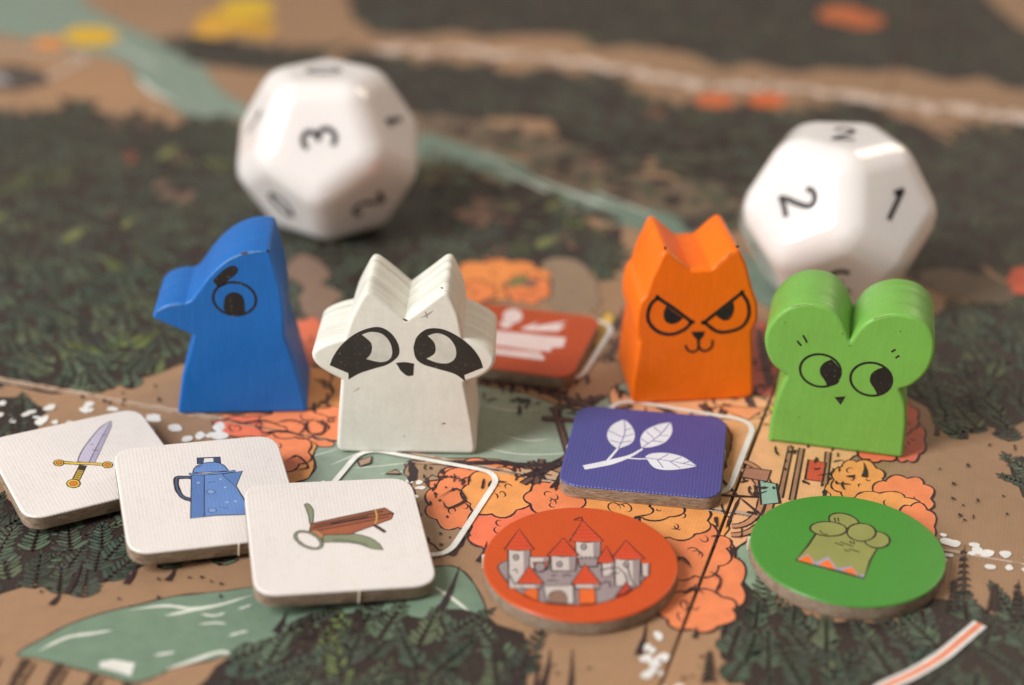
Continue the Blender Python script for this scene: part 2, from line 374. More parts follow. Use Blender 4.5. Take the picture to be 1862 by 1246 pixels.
def frond(P, u, v, ang, L, n, col, col2, wl, simple):
    ca, sa = math.cos(ang), math.sin(ang); T = lambda a, b: (u+a*ca-b*sa, v+a*sa+b*ca)
    segs = []; lean = random.uniform(.6, .95)
    for i in range(n):
        t = (i+.6)/n; a = L*t; ll = wl*(1.15-.75*t)*random.uniform(.8, 1.15)
        for sd in (-1, 1):
            th = sd*(lean+random.uniform(-.12, .12)); segs.append((a, ll, th))
    segs.append((L, wl*.5, 0))
    for grow, c in ((1.0, DARK), (0, None)):
        P.up(); z = P.z
        for a, ll, th in segs:
            cw, sw = math.cos(th), math.sin(th); h = ll*.12+.02 if not grow else ll*.12+.16; s0 = .16*ll if not grow else -.1; e = ll*.96 if not grow else ll+.18
            prof = [(s0, -h*.3), (ll*.3, -h), (ll*.75, -h*.9), (e, -h*.1), (ll*.8, h*.9), (ll*.35, h*.9), (s0, h*.3)] if not simple else [(s0, 0), (ll*.5, h*1.1), (e, 0), (ll*.5, -h*1.1)]
            q = [T(a+x*cw-y*sw, x*sw+y*cw) for x, y in prof]
            if any(abs(p[0]) < .2 or abs(p[1]) < .2 for p in q) or q[0][0]*q[2][0] < 0 or q[0][1]*q[2][1] < 0: continue
            k = len(P.V); P.V += [flat(p, z) for p in q]; P.F.append(tuple(range(k, k+len(q))))
            P.C.append(c or (col2 if random.random() < .18 else col))
forest = Print(flat, .075, .00003)
spots = []
for fi, f in enumerate(FORUV):
    us = [p[0] for p in f]; vs = [p[1] for p in f]; far_ = fi in (1, 2, 9)
    step = 4.6 if far_ else 3.3
    u = min(us)
    while u < max(us):
        v = min(vs)
        while v < max(vs):
            a, b = u+random.uniform(-.5, .5)*step, v+random.uniform(-.5, .5)*step
            if inside((a, b), f): 
                wp = O+EU*a+EV*b; spots.append((wp.y, a, b, far_ or wp.y > 215))
            v += step
        u += step
random.shuffle(spots)
patch = lambda a, b: math.sin(a*.11+2)*math.cos(b*.13+1)+math.sin(a*.05-b*.07)
for wy, a, b, far_ in spots:
    if far_ and wy > 215 and random.random() < .12: continue
    s = patch(a, b); r = random.random()
    col = random.choice(LIME) if (s > 1.3 and r < .35) or r < .012 else random.choice(SPARK) if r > .987 and (far_ or wy > 190) else random.choice(LEAFC)
    if far_: k_ = random.uniform(.7, 1.25); col = tuple(c*k_ for c in col[:3])+(1,)
    ang = math.radians(90+18.9+random.gauss(8 if a < 0 else -4, 24)+(30*math.sin(a*.04) if a < -20 else 0))
    L = random.uniform(4.6, 7.6)
    frond(forest, a-math.cos(ang)*L*.5, b-math.sin(ang)*L*.5, ang, L*(1.3 if far_ else 1), 5 if far_ else 8, col, random.choice(LEAFC), 2.6 if far_ else 2.15, far_)
forest.build('printed_forest_leaves', BOARD_INK, board)

# ---- everything else drawn on the map
art = BoardPrint(.26, .0005)
OR1, OR2, OR3, PALE = C(248, 134, 84), C(248, 156, 86), C(240, 118, 80), C(236, 172, 120)
def bush(cx, cy, rx, ry, col, lobes=9, ink=True, seed=0, squig=3, wd=.26):
    r = random.Random(seed*13+int(cx)); pts = []
    for i in range(lobes):
        a0 = 2*math.pi*i/lobes+r.uniform(-.1, .1); a1 = 2*math.pi*(i+1)/lobes; 
        for k in range(6):
            t = k/6; a = a0+(a1-a0)*t; b = 1+.17*math.sin(math.pi*t)-.05+.0*r.random()
            pts.append((cx+rx*b*math.cos(a), cy+ry*b*math.sin(a)))
    q = UV(pts); art.fill(q, col)
    if ink:
        art.stroke(q, wd, INK, True, wob=.35)
        for k in range(squig):
            sx, sy = cx+r.uniform(-.5, .5)*rx, cy+r.uniform(-.5, .5)*ry; e = r.uniform(.08, .16)*rx; a0 = r.uniform(0, 360)
            art.stroke(UV(ellipse(sx, sy, e, e*.7, r.uniform(0, 60), 10, a0, a0+r.uniform(160, 300))), wd*.75, INK, taper=1)
# village ground
for pts, c in (([(1295, 742), (1370, 750), (1420, 700), (1500, 740), (1600, 800), (1540, 840), (1530, 910), (1450, 930), (1390, 950), (1330, 1000), (1290, 960), (1310, 880), (1330, 790)], PALE),
               ([(1120, 700), (1160, 725), (1380, 720), (1380, 760), (1130, 745)], PALE), ([(1000, 885), (1310, 925), (1300, 990), (1240, 1000), (1180, 930), (1000, 920)], OR2),
               ([(560, 600), (600, 580), (620, 600), (620, 790), (560, 790), (548, 760), (566, 700)], OR2), ([(395, 756), (600, 752), (605, 800), (590, 812), (480, 790), (405, 775)], OR1),
               ([(385, 770), (560, 800), (570, 830), (566, 862), (540, 876), (505, 870), (440, 800)], OR2), ([(860, 560), (960, 540), (1060, 560), (1120, 600), (1110, 620), (860, 600)], C(168, 128, 96)),
               ([(1372, 590), (1400, 600), (1420, 700), (1400, 720), (1366, 700)], C(206, 100, 78)), ([(985, 480), (1040, 470), (1075, 500), (1090, 560), (1000, 560)], C(150, 122, 96)),
               ([(525, 478), (548, 462), (580, 474), (600, 500), (585, 515), (622, 535), (600, 562), (612, 585), (560, 575), (545, 545), (552, 520), (520, 500)], C(134, 104, 84)), ([(860, 842), (1040, 862), (1040, 892), (940, 872), (780, 850), (760, 838)], C(206, 160, 122)),
               ([(744, 842), (905, 862), (900, 880), (840, 990), (780, 985), (755, 900)], C(166, 130, 98)), ([(1500, 890), (1540, 850), (1590, 870), (1560, 930)], OR2)):
    q = rough(smooth_path(UV(pts), True, 3), .35, int(pts[0][0])); art.fill(q, c); art.stroke(q, .2, INK if c[0] > .35 else C(112, 86, 70), True, wob=.5)
B = [(880, 900, 92, 62, OR1, 9), (860, 892, 80, 40, OR1, 8), (835, 915, 58, 46, OR1, 8), (925, 960, 70, 52, OR3, 8), (905, 895, 60, 42, OR2, 7), (1290, 1060, 62, 80, OR1, 10), (1250, 1000, 75, 50, OR1, 9), (1270, 1110, 66, 36, OR1, 7), (1230, 945, 60, 34, OR2, 7), (1190, 920, 54, 24, OR2, 6),
     (1105, 918, 80, 30, OR2, 8), (1010, 905, 52, 30, OR1, 7), (1560, 872, 46, 34, OR2, 8), (1640, 905, 56, 38, OR1, 9), (1600, 925, 70, 30, OR2, 8), (1665, 955, 36, 38, OR1, 7), (1600, 812, 44, 26, OR3, 9), (1650, 800, 32, 38, C(214, 104, 78), 8),
     (1640, 760, 30, 28, C(206, 100, 76), 7), (540, 700, 60, 50, OR2, 8), (560, 620, 44, 40, C(220, 108, 72), 7), (600, 770, 40, 30, OR1, 7), (500, 820, 64, 36, OR1, 8), (450, 775, 60, 18, OR3, 8), (535, 770, 60, 26, OR1, 8), (1385, 650, 34, 50, C(206, 100, 78), 8)]
for k, b in enumerate(B): bush(*b[:5], lobes=b[5], seed=k, squig=4)
for k, b in enumerate([(905, 508, 92, 34, C(236, 140, 72), 10), (860, 530, 40, 20, C(232, 130, 70), 7), (960, 525, 40, 26, C(232, 126, 70), 7), (890, 580, 70, 24, C(228, 116, 66), 8)]): bush(*b[:5], lobes=b[5], seed=k+40, squig=3, wd=.3)
for k, b in enumerate([(1300, 182, 34, 12, C(214, 106, 56), 7), (1395, 182, 34, 12, C(220, 104, 50), 7), (1530, 26, 40, 14, C(206, 106, 56), 8), (1570, 38, 36, 13, C(196, 100, 52), 8), (165, 66, 48, 17, C(224, 172, 44), 8), (88, 78, 28, 10, C(226, 140, 60), 6), (410, 40, 48, 20, C(216, 160, 44), 9), (450, 16, 46, 18, C(222, 176, 40), 7), (470, 52, 34, 14, C(206, 150, 44), 7), (1860, 510, 26, 24, C(214, 96, 66), 7), (385, 56, 34, 12, C(222, 160, 60), 6)]): bush(*b[:5], lobes=b[5], ink=False, seed=k+60)
for x, y in ((640, 325), (890, 372), (905, 385), (860, 395)): art.fill(rough(UV(ellipse(x, y, 34, 15, 20, 9)), .8, x), C(140, 104, 86))
for x, y, rx, ry in ((900, 250, 150, 22), (1060, 320, 110, 26), (1180, 350, 90, 30), (1290, 370, 90, 40), (1000, 275, 120, 22), (1760, 520, 90, 26)):
    q = rough(smooth_path(UV(ellipse(x, y, rx, ry, 12, 12)), True, 3), 1.2, x); art.fill([p for p in q], C(112, 92, 72))
# brown spots where the forest opens
rr = random.Random(3)
for _ in range(34):
    x, y = rr.uniform(-40, 1100), rr.uniform(270, 520)
    if 420 < x < 780 and y < 640: continue
    e = rr.uniform(8, 20); art.fill(rough(UV(ellipse(x, y, e*1.1, e*.45, rr.uniform(-50, -10), 8)), .45, _), rr.choice([C(132, 100, 82), C(118, 92, 76), C(116, 116, 68)]))
# pebbled paths
def pebbles(path, n, spread, s0, s1, col, seed):
    r = random.Random(seed); q = smooth_path(path, False, 30)
    for i in range(n):
        x, y = q[min(len(q)-1, int(len(q)*(i+r.random())/n))]; x += r.uniform(-1, 1)*spread*1.3; y += r.uniform(-1, 1)*spread; e = r.uniform(s0, s1)
        c = px_uv(x, y); a0 = r.uniform(0, 180)
        pts = [(px+r.uniform(-.16, .16)*e, py+r.uniform(-.16, .16)*e) for px, py in ellipse(c[0], c[1], e, e*r.uniform(.6, .85), a0, 7)]
        art.fill(smooth_path(pts, True, 2), col)
pebbles([(-60, 745), (60, 752), (150, 752), (250, 765), (345, 785), (400, 800)], 34, 20, .45, 1.25, WHITE, 1)
pebbles([(1690, 985), (1750, 1000), (1820, 1018), (1900, 1040)], 17, 16, .35, 1.1, WHITE, 2)
pebbles([(1195, 1160), (1185, 1200), (1215, 1250), (1230, 1290)], 16, 16, .35, .95, WHITE, 3)
pebbles([(690, 88), (860, 92), (1000, 108), (1130, 125), (1240, 150), (1420, 160), (1560, 178), (1700, 196), (1862, 212), (2000, 230)], 150, 6, .9, 2.6, C(222, 192, 170), 4)
pebbles([(745, 858), (752, 880), (756, 905)], 6, 10, .3, .6, WHITE, 5)
# pen work: fences, huts, bridge, trunks, little marks
def pen(pts, wd=.26, col=INK, n=4, taper=1): line(art, pts, wd, col, taper=taper, wob=.3, n=n)
def post(a, b, wd, fillc=C(170, 120, 92)):
    art.stroke(UV([a, b]), wd, INK, wob=.1); art.stroke(UV([a, b]), wd*.5, fillc)
for a, b in (((1438, 812), (1418, 905)), ((1458, 815), (1440, 910)), ((1506, 822), (1500, 880))): post(a, b, .8)
for a, b in (((1010, 745), (1035, 830)), ((1070, 750), (1035, 830)), ((985, 760), (1095, 768)), ((1100, 720), (1000, 745)), ((1035, 828), (950, 880)), ((965, 838), (985, 872)), ((985, 835), (975, 880)), ((870, 692), (960, 700)), ((960, 700), (1080, 742)),
             ((940, 690), (1010, 715)), ((1150, 738), (1060, 762)), ((1380, 600), (1400, 700)), ((1275, 735), (1300, 760)), ((1322, 735), (1310, 758)), ((1195, 738), (1230, 756)), ((1360, 720), (1375, 755)), ((1130, 610), (1105, 650)), ((1140, 560), (1120, 600))): post(a, b, 1.05, C(104, 74, 62))
for pts in ([(1020, 832), (1000, 850), (940, 868)], [(1040, 830), (1060, 845), (1090, 850)], [(1035, 832), (1020, 870), (1000, 888)], [(1035, 830), (1052, 872), (1075, 884)], [(870, 838), (960, 846), (1060, 842)], [(745, 838), (752, 862), (744, 878)], [(800, 838), (850, 842), (930, 840)]): pen(pts, .95)
for k in range(9): x = 880+k*24; pen([(x, 686+k*4), (x+8, 702+k*4)], .5)
for cx, cy, rx, ry in ((1335, 905, 66, 68), (1335, 905, 50, 52)):
    q = UV(ellipse(cx, cy, rx, ry, 0, 30, -80, 95)); art.stroke(q, 1.0, INK, wob=.1); art.stroke(q, .62, C(196, 134, 96))
for p_, q_ in (((1290, 850), (1345, 905)), ((1345, 905), (1385, 938)), ((1345, 905), (1320, 960)), ((1300, 900), (1390, 905))): pen([p_, q_], .4)
for pts, c in (([(1355, 850), (1402, 856), (1395, 876), (1348, 868)], C(176, 118, 92)), ([(1380, 874), (1412, 880), (1418, 915), (1384, 918)], C(150, 178, 156)), ([(1470, 836), (1502, 842), (1496, 876), (1464, 872)], C(208, 82, 60)), ([(1478, 700), (1500, 720), (1440, 760), (1410, 740)], C(226, 176, 66)),
               ([(1300, 738), (1392, 742), (1360, 765)], C(232, 150, 100)), ([(1395, 740), (1430, 735), (1420, 770)], C(226, 180, 70)), ([(650, 838), (676, 830), (674, 842), (655, 848)], C(176, 140, 110)), ([(700, 862), (720, 854), (730, 862)], C(170, 135, 105)), ([(770, 876), (786, 864), (804, 872)], C(172, 135, 105)), ([(1070, 600), (1105, 565), (1120, 580), (1088, 640)], C(214, 168, 80))):
    q = UV(pts); art.fill(q, c); art.stroke(q, .3, INK, True, wob=.3)
# tree trunks and saplings at the forest edges
for a, b in (((110, 1075), (92, 1100)), ((150, 1020), (120, 1080)), ((250, 1025), (228, 1062)), ((318, 1030), (304, 1056)), ((1762, 780), (1745, 796)), ((1700, 770), (1704, 790)), ((1815, 772), (1812, 788)), ((1570, 840), (1572, 868)), ((885, 985), (870, 1022)), ((960, 1190), (930, 1250)), ((835, 1030), (800, 1110)), ((1175, 1130), (1160, 1190)), ((1265, 1140), (1262, 1160)), ((520, 1110), (500, 1150)), ((980, 1200), (960, 1290)), ((245, 690), (228, 706)), ((1040, 1180), (1030, 1290)), ((1000, 1180), (985, 1250)), ((848, 965), (820, 1010))):
    art.stroke(smooth_path(UV([b, ((a[0]+b[0])/2+3, (a[1]+b[1])/2), a]), False, 4), .8, INK, taper=-1, wob=.2)
for x in range(-40, 230, 62): 
    y = 1196+(x > 120)*max(0, 20-abs(x-220)*.1)+x*.12
    line(art, [(x+26, y), (x+4, y+36), (x-14, y+80)], .75, C(78, 58, 46), taper=0, wob=.35); line(art, [(x+44, y+2), (x+20, y+40), (x, y+80)], .3, C(92, 68, 52), taper=1) 
for x, y, h in ((1752, 1078, 88), (1850, 1130, 76), (1808, 1110, 50), (1735, 1110, 60), (1290, 1240, 60), (905, 1200, 40), (30, 790, 60), (560, 1160, 40), (650, 1150, 45)):
    pen([(x, y), (x+2, y-h)], .5, DARK, taper=-1)
    for k in range(7):
        t = k/7; wdt = 17*(1-t*.8); yy = y-h*t*.95
        pen([(x, yy-6), (x-wdt, yy+2)], .42, DARK, 2); pen([(x, yy-6), (x+wdt, yy+2)], .42, DARK, 2)
for _ in range(80):
    x, y = rr.choice([(rr.uniform(0, 440), rr.uniform(1040, 1090)), (rr.uniform(1690, 1862), rr.uniform(785, 960)), (rr.uniform(940, 1320), rr.uniform(1160, 1240)), (rr.uniform(760, 870), rr.uniform(850, 1000)), (rr.uniform(1400, 1530), rr.uniform(760, 900)), (rr.uniform(120, 320), rr.uniform(700, 740))])
    art.fill(UV(ellipse(x, y, rr.uniform(2, 5), rr.uniform(1.5, 3), rr.uniform(0, 90), 6)), INK)
for (x0, x1, y0, y1, n_) in ((1005, 1390, 690, 756, 46), (1385, 1540, 760, 900, 22), (870, 1060, 690, 740, 22), (1290, 1400, 860, 1000, 20), (760, 1060, 842, 880, 26), (1370, 1430, 600, 720, 12), (560, 620, 620, 780, 14), (1060, 1130, 560, 700, 12)):
    for _ in range(n_):
        x, y = rr.uniform(x0, x1), rr.uniform(y0, y1); L_ = rr.uniform(8, 30); t_a = rr.choice([rr.uniform(-.3, .4), rr.uniform(1.2, 1.9)])
        pen([(x, y), (x+L_*.5*math.cos(t_a)+rr.uniform(-4, 4), y+L_*.4*math.sin(t_a)+rr.uniform(-3, 3)), (x+L_*math.cos(t_a), y+L_*.8*math.sin(t_a))], rr.choice([.2, .3, .45]))
for _ in range(240):
    x = rr.uniform(780, 1400); y = rr.uniform(235, 420)
    if abs(y-(240+(x-760)*.38)) < 22: continue
    c = px_uv(x, y); a0 = rr.uniform(0, 180); e = rr.uniform(1.2, 3.4)
    art.fill(rough(ellipse(c[0], c[1], e, e*.5, a0, 7), .3, _), rr.choice([DARK, C(70, 74, 56), C(84, 82, 60), DARK, C(66, 52, 46)]))
for pts in ([(470, 790), (520, 785), (560, 800)], [(560, 765), (590, 770), (585, 790), (562, 788), (558, 770), (575, 760)], [(500, 770), (530, 765), (555, 775), (540, 795)], [(520, 840), (540, 830), (560, 850), (535, 856)], [(400, 758), (440, 770), (480, 766), (520, 780)], [(570, 690), (600, 700), (610, 720)], [(575, 740), (590, 730), (600, 745)],
            [(800, 905), (830, 890), (845, 910), (815, 925), (805, 912)], [(930, 965), (950, 960), (945, 980)], [(1220, 1030), (1240, 1015), (1258, 1035)], [(1290, 1040), (1310, 1055), (1300, 1080)], [(1240, 1085), (1260, 1070), (1280, 1082)]): pen(pts, .3, n=6)
# curved track with a white rim
arc = [(1560, 1300), (1600, 1256), (1660, 1226), (1710, 1196), (1748, 1165), (1782, 1136)]
line(art, arc, 1.45, WHITE, n=10, wob=0); line(art, arc, .62, C(236, 134, 92), n=10, wob=0)
# white rounded slots
def slot(u0, v0, s, s2=None):
    s2 = s2 or s; q = round_corners([(u0, v0), (u0+s, v0), (u0+s, v0+s2), (u0, v0+s2)], 3.1, 8)
    for i in range(len(q)):
        a, b = q[i], q[(i+1) % len(q)]
    art.stroke(q, .72, C(238, 228, 214), True)
a = px_uv(912, 862); slot(a[0]-18.2, a[1]-18.6, 18.2, 18.6)
a = px_uv(1374, 768); slot(a[0]-18.4, a[1]-18.6, 18.4, 18.6)
a = px_uv(1118, 590); slot(a[0]-18.4, a[1]-18.6, 18.4, 18.6)
a = px_uv(150, 112); slot(a[0]-24, a[1]-21, 24)
art.fill(UV([(-40, 130), (30, 118), (80, 132), (90, 150), (30, 165), (-40, 160)]), C(84, 72, 64)); art.fill(UV([(-40, 130), (10, 140), (20, 152), (-40, 150)]), C(170, 160, 156))
art.build('printed_artwork', BOARD_INK, board)
# pale worn paper along the long fold
fold = Print(flat, .33, .0004); rr = random.Random(9)
for (u0, u1, side) in ((-PS, -.4, 1), (.4, PS, 1), (-PS, -.4, -1)):
    n = int((u1-u0)/1.0)
    top = [(u0+(u1-u0)*i/n, side*(.34+rr.uniform(.12, .5)*(1.0 if side > 0 else .3))) for i in range(n+1)]
    for i in range(n):
        fold.V += [flat((top[i][0], side*.16), .334), flat((top[i+1][0], side*.16), .334), flat(top[i+1], .334), flat(top[i], .334)]; k = len(fold.V)
        fold.F.append((k-4, k-3, k-2, k-1)); fold.C.append(C(196, 164, 138) if rr.random() < .8 else C(168, 132, 108))
fold.build('worn_fold', BOARD_INK, board)

# ------------------------------------------------------------------ card tokens
T = 1.8
class Token:
    def __init__(s, name, label, cat, M, outline, face_mat, group=None):
        s.M = M; s.root = thing(name, label, cat, Matrix.Translation(M.translation*MM) @ M.to_3x3().to_4x4(), group)
        prism('card_core', outline, T-.22, EDGE, s.root, r=0, rb=.12, steps=2)
        prism('printed_face', offset(outline if area2(outline) > 0 else outline[::-1], -.02), .22, face_mat, s.root, r=.2, rb=0, steps=5, M=Matrix.Translation((0, 0, (T-.22)*MM)))
        s.inv = M.inverted()
        s.p = Print(lambda p, z: (p[0], p[1], T+z), .006, .0012)
    def loc(s, pts):
        out = []; o = s.inv @ CAM
        for q in pts:
            d = s.inv.to_3x3() @ ray(q[0], q[1]); t = (T-o.z)/d.z; v = o+d*t; out.append((v.x, v.y)+tuple(q[2:]))
        return out
    def fill(s, pts, col, ink=None, wd=.1): s.p.shape(mixed_path(s.loc(pts)) if any(len(q) > 2 for q in pts) else s.loc(pts), col, ink, wd)
    def line(s, pts, wd, col=None, closed=False, n=5, taper=0): s.p.stroke(smooth_path(s.loc(pts), closed, n), wd, col or TINK, closed, taper, .12)
    def done(s, name): s.p.build(name, TOKEN_INK, s.root)
    def nub(s, x, y, sx=.5, sy=.3):
        prism('cut_nub', round_corners([(x-sx/2, y-sy/2), (x+sx/2, y-sy/2), (x+sx/2, y+sy/2), (x-sx/2, y+sy/2)], .1), T-.12, NUB, s.root, r=.08, rb=.02, steps=2)
TINK = C(52, 40, 38)
WCARD = card('white_linen_card', C(228, 214, 203), .42, .27); VCARD = card('violet_linen_card', C(76, 77, 138), .34, 1.0); OCARD = card('orange_card', C(200, 76, 28), .3, .12)
GCARD = card('green_card', C(74, 138, 52), .3, .12); OCARD2 = card('rust_orange_card', C(184, 72, 30), .36, .6)
m = Mat('cut_nub_paper', .8, .2); m.colour(m.ramp(m.noise(900, 3), [(.3, C(196, 176, 150)), (.7, C(222, 208, 186))])); NUB = m.m
def rsq(s=19.0, r=2.1): h = s/2; return round_corners([(-h, -h), (h, -h), (h, h), (-h, h)], r*1.3, 7)
def circ(r=10.45): return ellipse(0, 0, r, r, 0, 96)
def pose(x, y, zt, yaw, pitch=0, roll=0):                  # zt: height of the middle of the top face
    R = Matrix.Rotation(math.radians(yaw), 4, 'Z') @ Matrix.Rotation(math.radians(pitch), 4, 'X') @ Matrix.Rotation(math.radians(roll), 4, 'Y')
    return Matrix.Translation(Vector((x, y, zt))-(R @ Vector((0, 0, T)))) @ R
def quad_pose(px, zt, pitch=0, roll=0):
    P = [at(*q, zt) for q in px]; c = sum(P, Vector())/4; e = (P[1]-P[0])+(P[2]-P[3]); return pose(c.x, c.y, zt, math.degrees(math.atan2(e.y, e.x)), pitch, roll)
GT = 'square white item tiles fanned over one another'
PSW = (-50.67, 150.90, 2.62, 31.27, 2.0, 3.0); PKE = (-34.66, 142.63, 3.60, 17.65, 7.0, 4.6); PCR = (-18.95, 134.49, 3.44, 12.34, 5.0, 5.0)
t_ = Token('item_tile', 'white square tile printed with a sword, lowest and leftmost of the three overlapping tiles', 'game tile', pose(*PSW), rsq(), WCARD, GT)
z1 = lambda p: Z(0, 720, .3371, p)
t_.fill(z1([(598, 135), (600, 165), (510, 362), (465, 362), (418, 354), (440, 300, 's'), (490, 230, 's'), (540, 172, 's')]), C(192, 180, 194), TINK, .13)
t_.fill(z1([(598, 137), (600, 165), (510, 362), (478, 362)]), C(172, 160, 178))
for pts in ([(592, 150), (540, 240), (478, 362)], [(485, 262), (505, 262)], [(495, 292), (530, 296)], [(548, 212), (575, 210)], [(490, 240), (478, 236)]): t_.line(z1(pts), .09)
t_.fill(z1([(430, 372), (466, 378), (428, 458), (388, 456)]), C(190, 152, 60), TINK, .12)
t_.fill(z1([(430, 372), (466, 378), (452, 404), (418, 398)]), C(60, 50, 40))
for k in range(5): t_.line(z1([(408-k*5+6, 404+k*11), (446-k*6, 410+k*11)]), .11)
t_.line(z1([(320, 358), (400, 364), (480, 366), (580, 372)]), .62); t_.line(z1([(320, 358), (400, 364), (480, 366), (580, 372)]), .38, C(226, 184, 70))
for c, r1 in (((317, 362), 27), ((580, 373), 27), ((396, 474), 36)):
    t_.fill(z1(ellipse(*c, r1, r1*.62)), C(222, 178, 62), TINK, .13); t_.fill(z1(ellipse(*c, r1*.58, r1*.36)), C(214, 118, 52), TINK, .07)
t_.done('printed_sword')

t_ = Token('item_tile', 'white square tile printed with a blue coffee pot, middle one of the three overlapping tiles', 'game tile', pose(*PKE), rsq(), WCARD, GT)
BL = C(104, 134, 184)
t_.line(z1([(1034, 440), (985, 440), (952, 446), (956, 500), (985, 545), (1034, 562)]), .62); t_.line(z1([(1034, 440), (985, 440), (952, 446), (956, 500), (985, 545), (1034, 562)]), .22, C(80, 96, 124))
t_.fill(z1([(1062, 335), (1188, 330), (1190, 366), (1156, 360), (1152, 345), (1100, 346), (1098, 364), (1064, 368)]), C(66, 76, 100), TINK, .12)
t_.fill(z1([(1102, 338), (1150, 336), (1152, 362), (1098, 362)]), C(224, 218, 210))
t_.fill(z1([(1040, 416), (1052, 386, 's'), (1098, 364, 's'), (1160, 358, 's'), (1206, 374, 's'), (1234, 406)]), BL, TINK, .13)
t_.fill(z1([(1032, 430), (1205, 420), (1275, 490), (1318, 560), (1345, 640), (1160, 646), (1028, 662)]), BL, TINK, .14)
t_.fill(z1([(1198, 424), (1308, 405), (1272, 492)]), C(96, 124, 172), TINK, .12)
t_.fill(z1([(1034, 434), (1102, 430), (1102, 650), (1032, 658)]), C(92, 120, 170)); t_.line(z1([(1102, 430), (1102, 540), (1102, 652)]), .1)
t_.line(z1([(1018, 421), (1090, 424), (1180, 418), (1270, 406)]), .4); t_.line(z1([(1018, 421), (1090, 424), (1180, 418), (1270, 406)]), .2, C(110, 140, 190))
for c in ((1138, 518), (1145, 618)): t_.fill(z1(ellipse(*c, 22, 12)), C(128, 154, 196), TINK, .07)
for c in ((1190, 450), (1225, 575), (1270, 570), (1215, 495), (1070, 470)): t_.fill(z1(ellipse(*c, 9, 5)), C(150, 172, 206))
for pts in ([(1060, 390), (1090, 376)], [(1120, 470), (1160, 462)], [(1180, 600), (1230, 606)]): t_.line(z1(pts), .08, C(78, 104, 152))
t_.done('printed_coffee_pot'); t_.nub(2.2, -9.45, .25, .35)

t_ = Token('item_tile', 'white square tile printed with a wooden crossbow, topmost and nearest of the three overlapping tiles', 'game tile', pose(*PCR), rsq(), WCARD, GT)
z2 = lambda p: Z(400, 720, .3371, p)
OL = C(136, 138, 108)
t_.fill(z2([(455, 588), (468, 580, 's'), (488, 592, 's'), (505, 625, 's'), (500, 690), (484, 690), (478, 650, 's'), (466, 612, 's')]), OL, TINK, .11)
t_.fill(z2([(552, 742), (640, 742, 's'), (720, 744, 's'), (800, 762, 's'), (855, 795, 's'), (880, 830), (820, 824, 's'), (740, 798, 's'), (650, 790, 's'), (556, 790)]), OL, TINK, .11)
t_.fill(z2([(490, 690), (890, 604), (937, 634), (924, 664), (700, 746), (560, 750), (548, 782), (482, 736)]), C(148, 84, 58), TINK, .15)
t_.fill(z2([(500, 722), (930, 640), (924, 662), (700, 744), (560, 748)]), C(166, 92, 62)); t_.fill(z2([(488, 735), (520, 720), (560, 748), (548, 778)]), C(184, 124, 84), TINK, .08)
for pts in ([(500, 716), (700, 676), (935, 634)], [(520, 728), (720, 690), (915, 652)], [(510, 702), (700, 662), (880, 622)], [(600, 690), (740, 664), (800, 650)]): t_.line(z2(pts), .16)
t_.line(z2(ellipse(478, 778, 76, 38, 24, 30)), .42, TINK, True); t_.line(z2(ellipse(478, 778, 76, 38, 24, 30)), .24, OL, True)
t_.line(z2([(832, 698), (862, 716), (892, 736)]), .45, C(70, 44, 40)); t_.line(z2([(836, 612), (846, 650), (838, 692)]), .2, C(196, 150, 80))
t_.line(z2([(610, 778), (700, 782), (800, 806)]), .08); t_.done('printed_crossbow'); t_.nub(1.2, -9.45, .22, .35); t_.nub(-.5, 9.5, .4, .5)

VQ = [(1048.4, 736.6), (1325, 759.7), (1311.6, 905.8), (1013.4, 878.4)]
t_ = Token('leaf_tile', 'violet square tile with a white leafy twig, lying in front of the orange cat-eared pawn', 'game tile', quad_pose(VQ, T), rsq(), VCARD)
z3 = lambda p: Z(840, 700, .3853, p); LW = C(226, 220, 222); VI = C(98, 90, 150)
t_.fill(z3([(570, 380), (640, 366, 's'), (720, 348, 's'), (790, 330, 's'), (850, 298), (854, 306), (800, 340, 's'), (720, 372, 's'), (650, 388, 's'), (580, 400)]), LW)
t_.line(z3([(686, 358), (715, 325), (742, 292)]), .32, LW); t_.line(z3([(775, 345), (825, 349), (875, 349)]), .28, LW)
for L, vs in (([(765, 163), (800, 195, 's'), (816, 240, 's'), (796, 278, 's'), (735, 302), (698, 272, 's'), (685, 230, 's'), (712, 188, 's')], [[(765, 163), (768, 230), (738, 300)], [(762, 250), (692, 215)], [(752, 275), (700, 262)], [(766, 215), (802, 205)], [(764, 245), (812, 232)], [(752, 272), (800, 266)]]),
              ([(985, 177), (992, 222, 's'), (962, 268, 's'), (905, 292, 's'), (848, 298), (842, 255, 's'), (868, 215, 's'), (925, 188, 's')], [[(985, 177), (930, 240), (848, 298)], [(940, 228), (905, 200)], [(910, 258), (872, 222)], [(930, 240), (975, 240)], [(900, 265), (950, 270)], [(880, 278), (846, 255)]]),
              ([(865, 338), (900, 324, 's'), (970, 323, 's'), (1045, 342, 's'), (1110, 385), (1050, 396, 's'), (970, 403, 's'), (905, 390, 's')], [[(865, 345), (980, 360), (1110, 385)], [(930, 352), (975, 328)], [(985, 362), (1035, 342)], [(920, 352), (950, 392)], [(980, 362), (1030, 394)], [(1040, 372), (1075, 362)]])):
    t_.fill(z3(L), LW)
    for v in vs: t_.line(z3(v), .12, VI)
t_.done('printed_twig'); t_.nub(-9.45, -.6, .3, .4); t_.nub(9.45, 1.5, .3, .4)

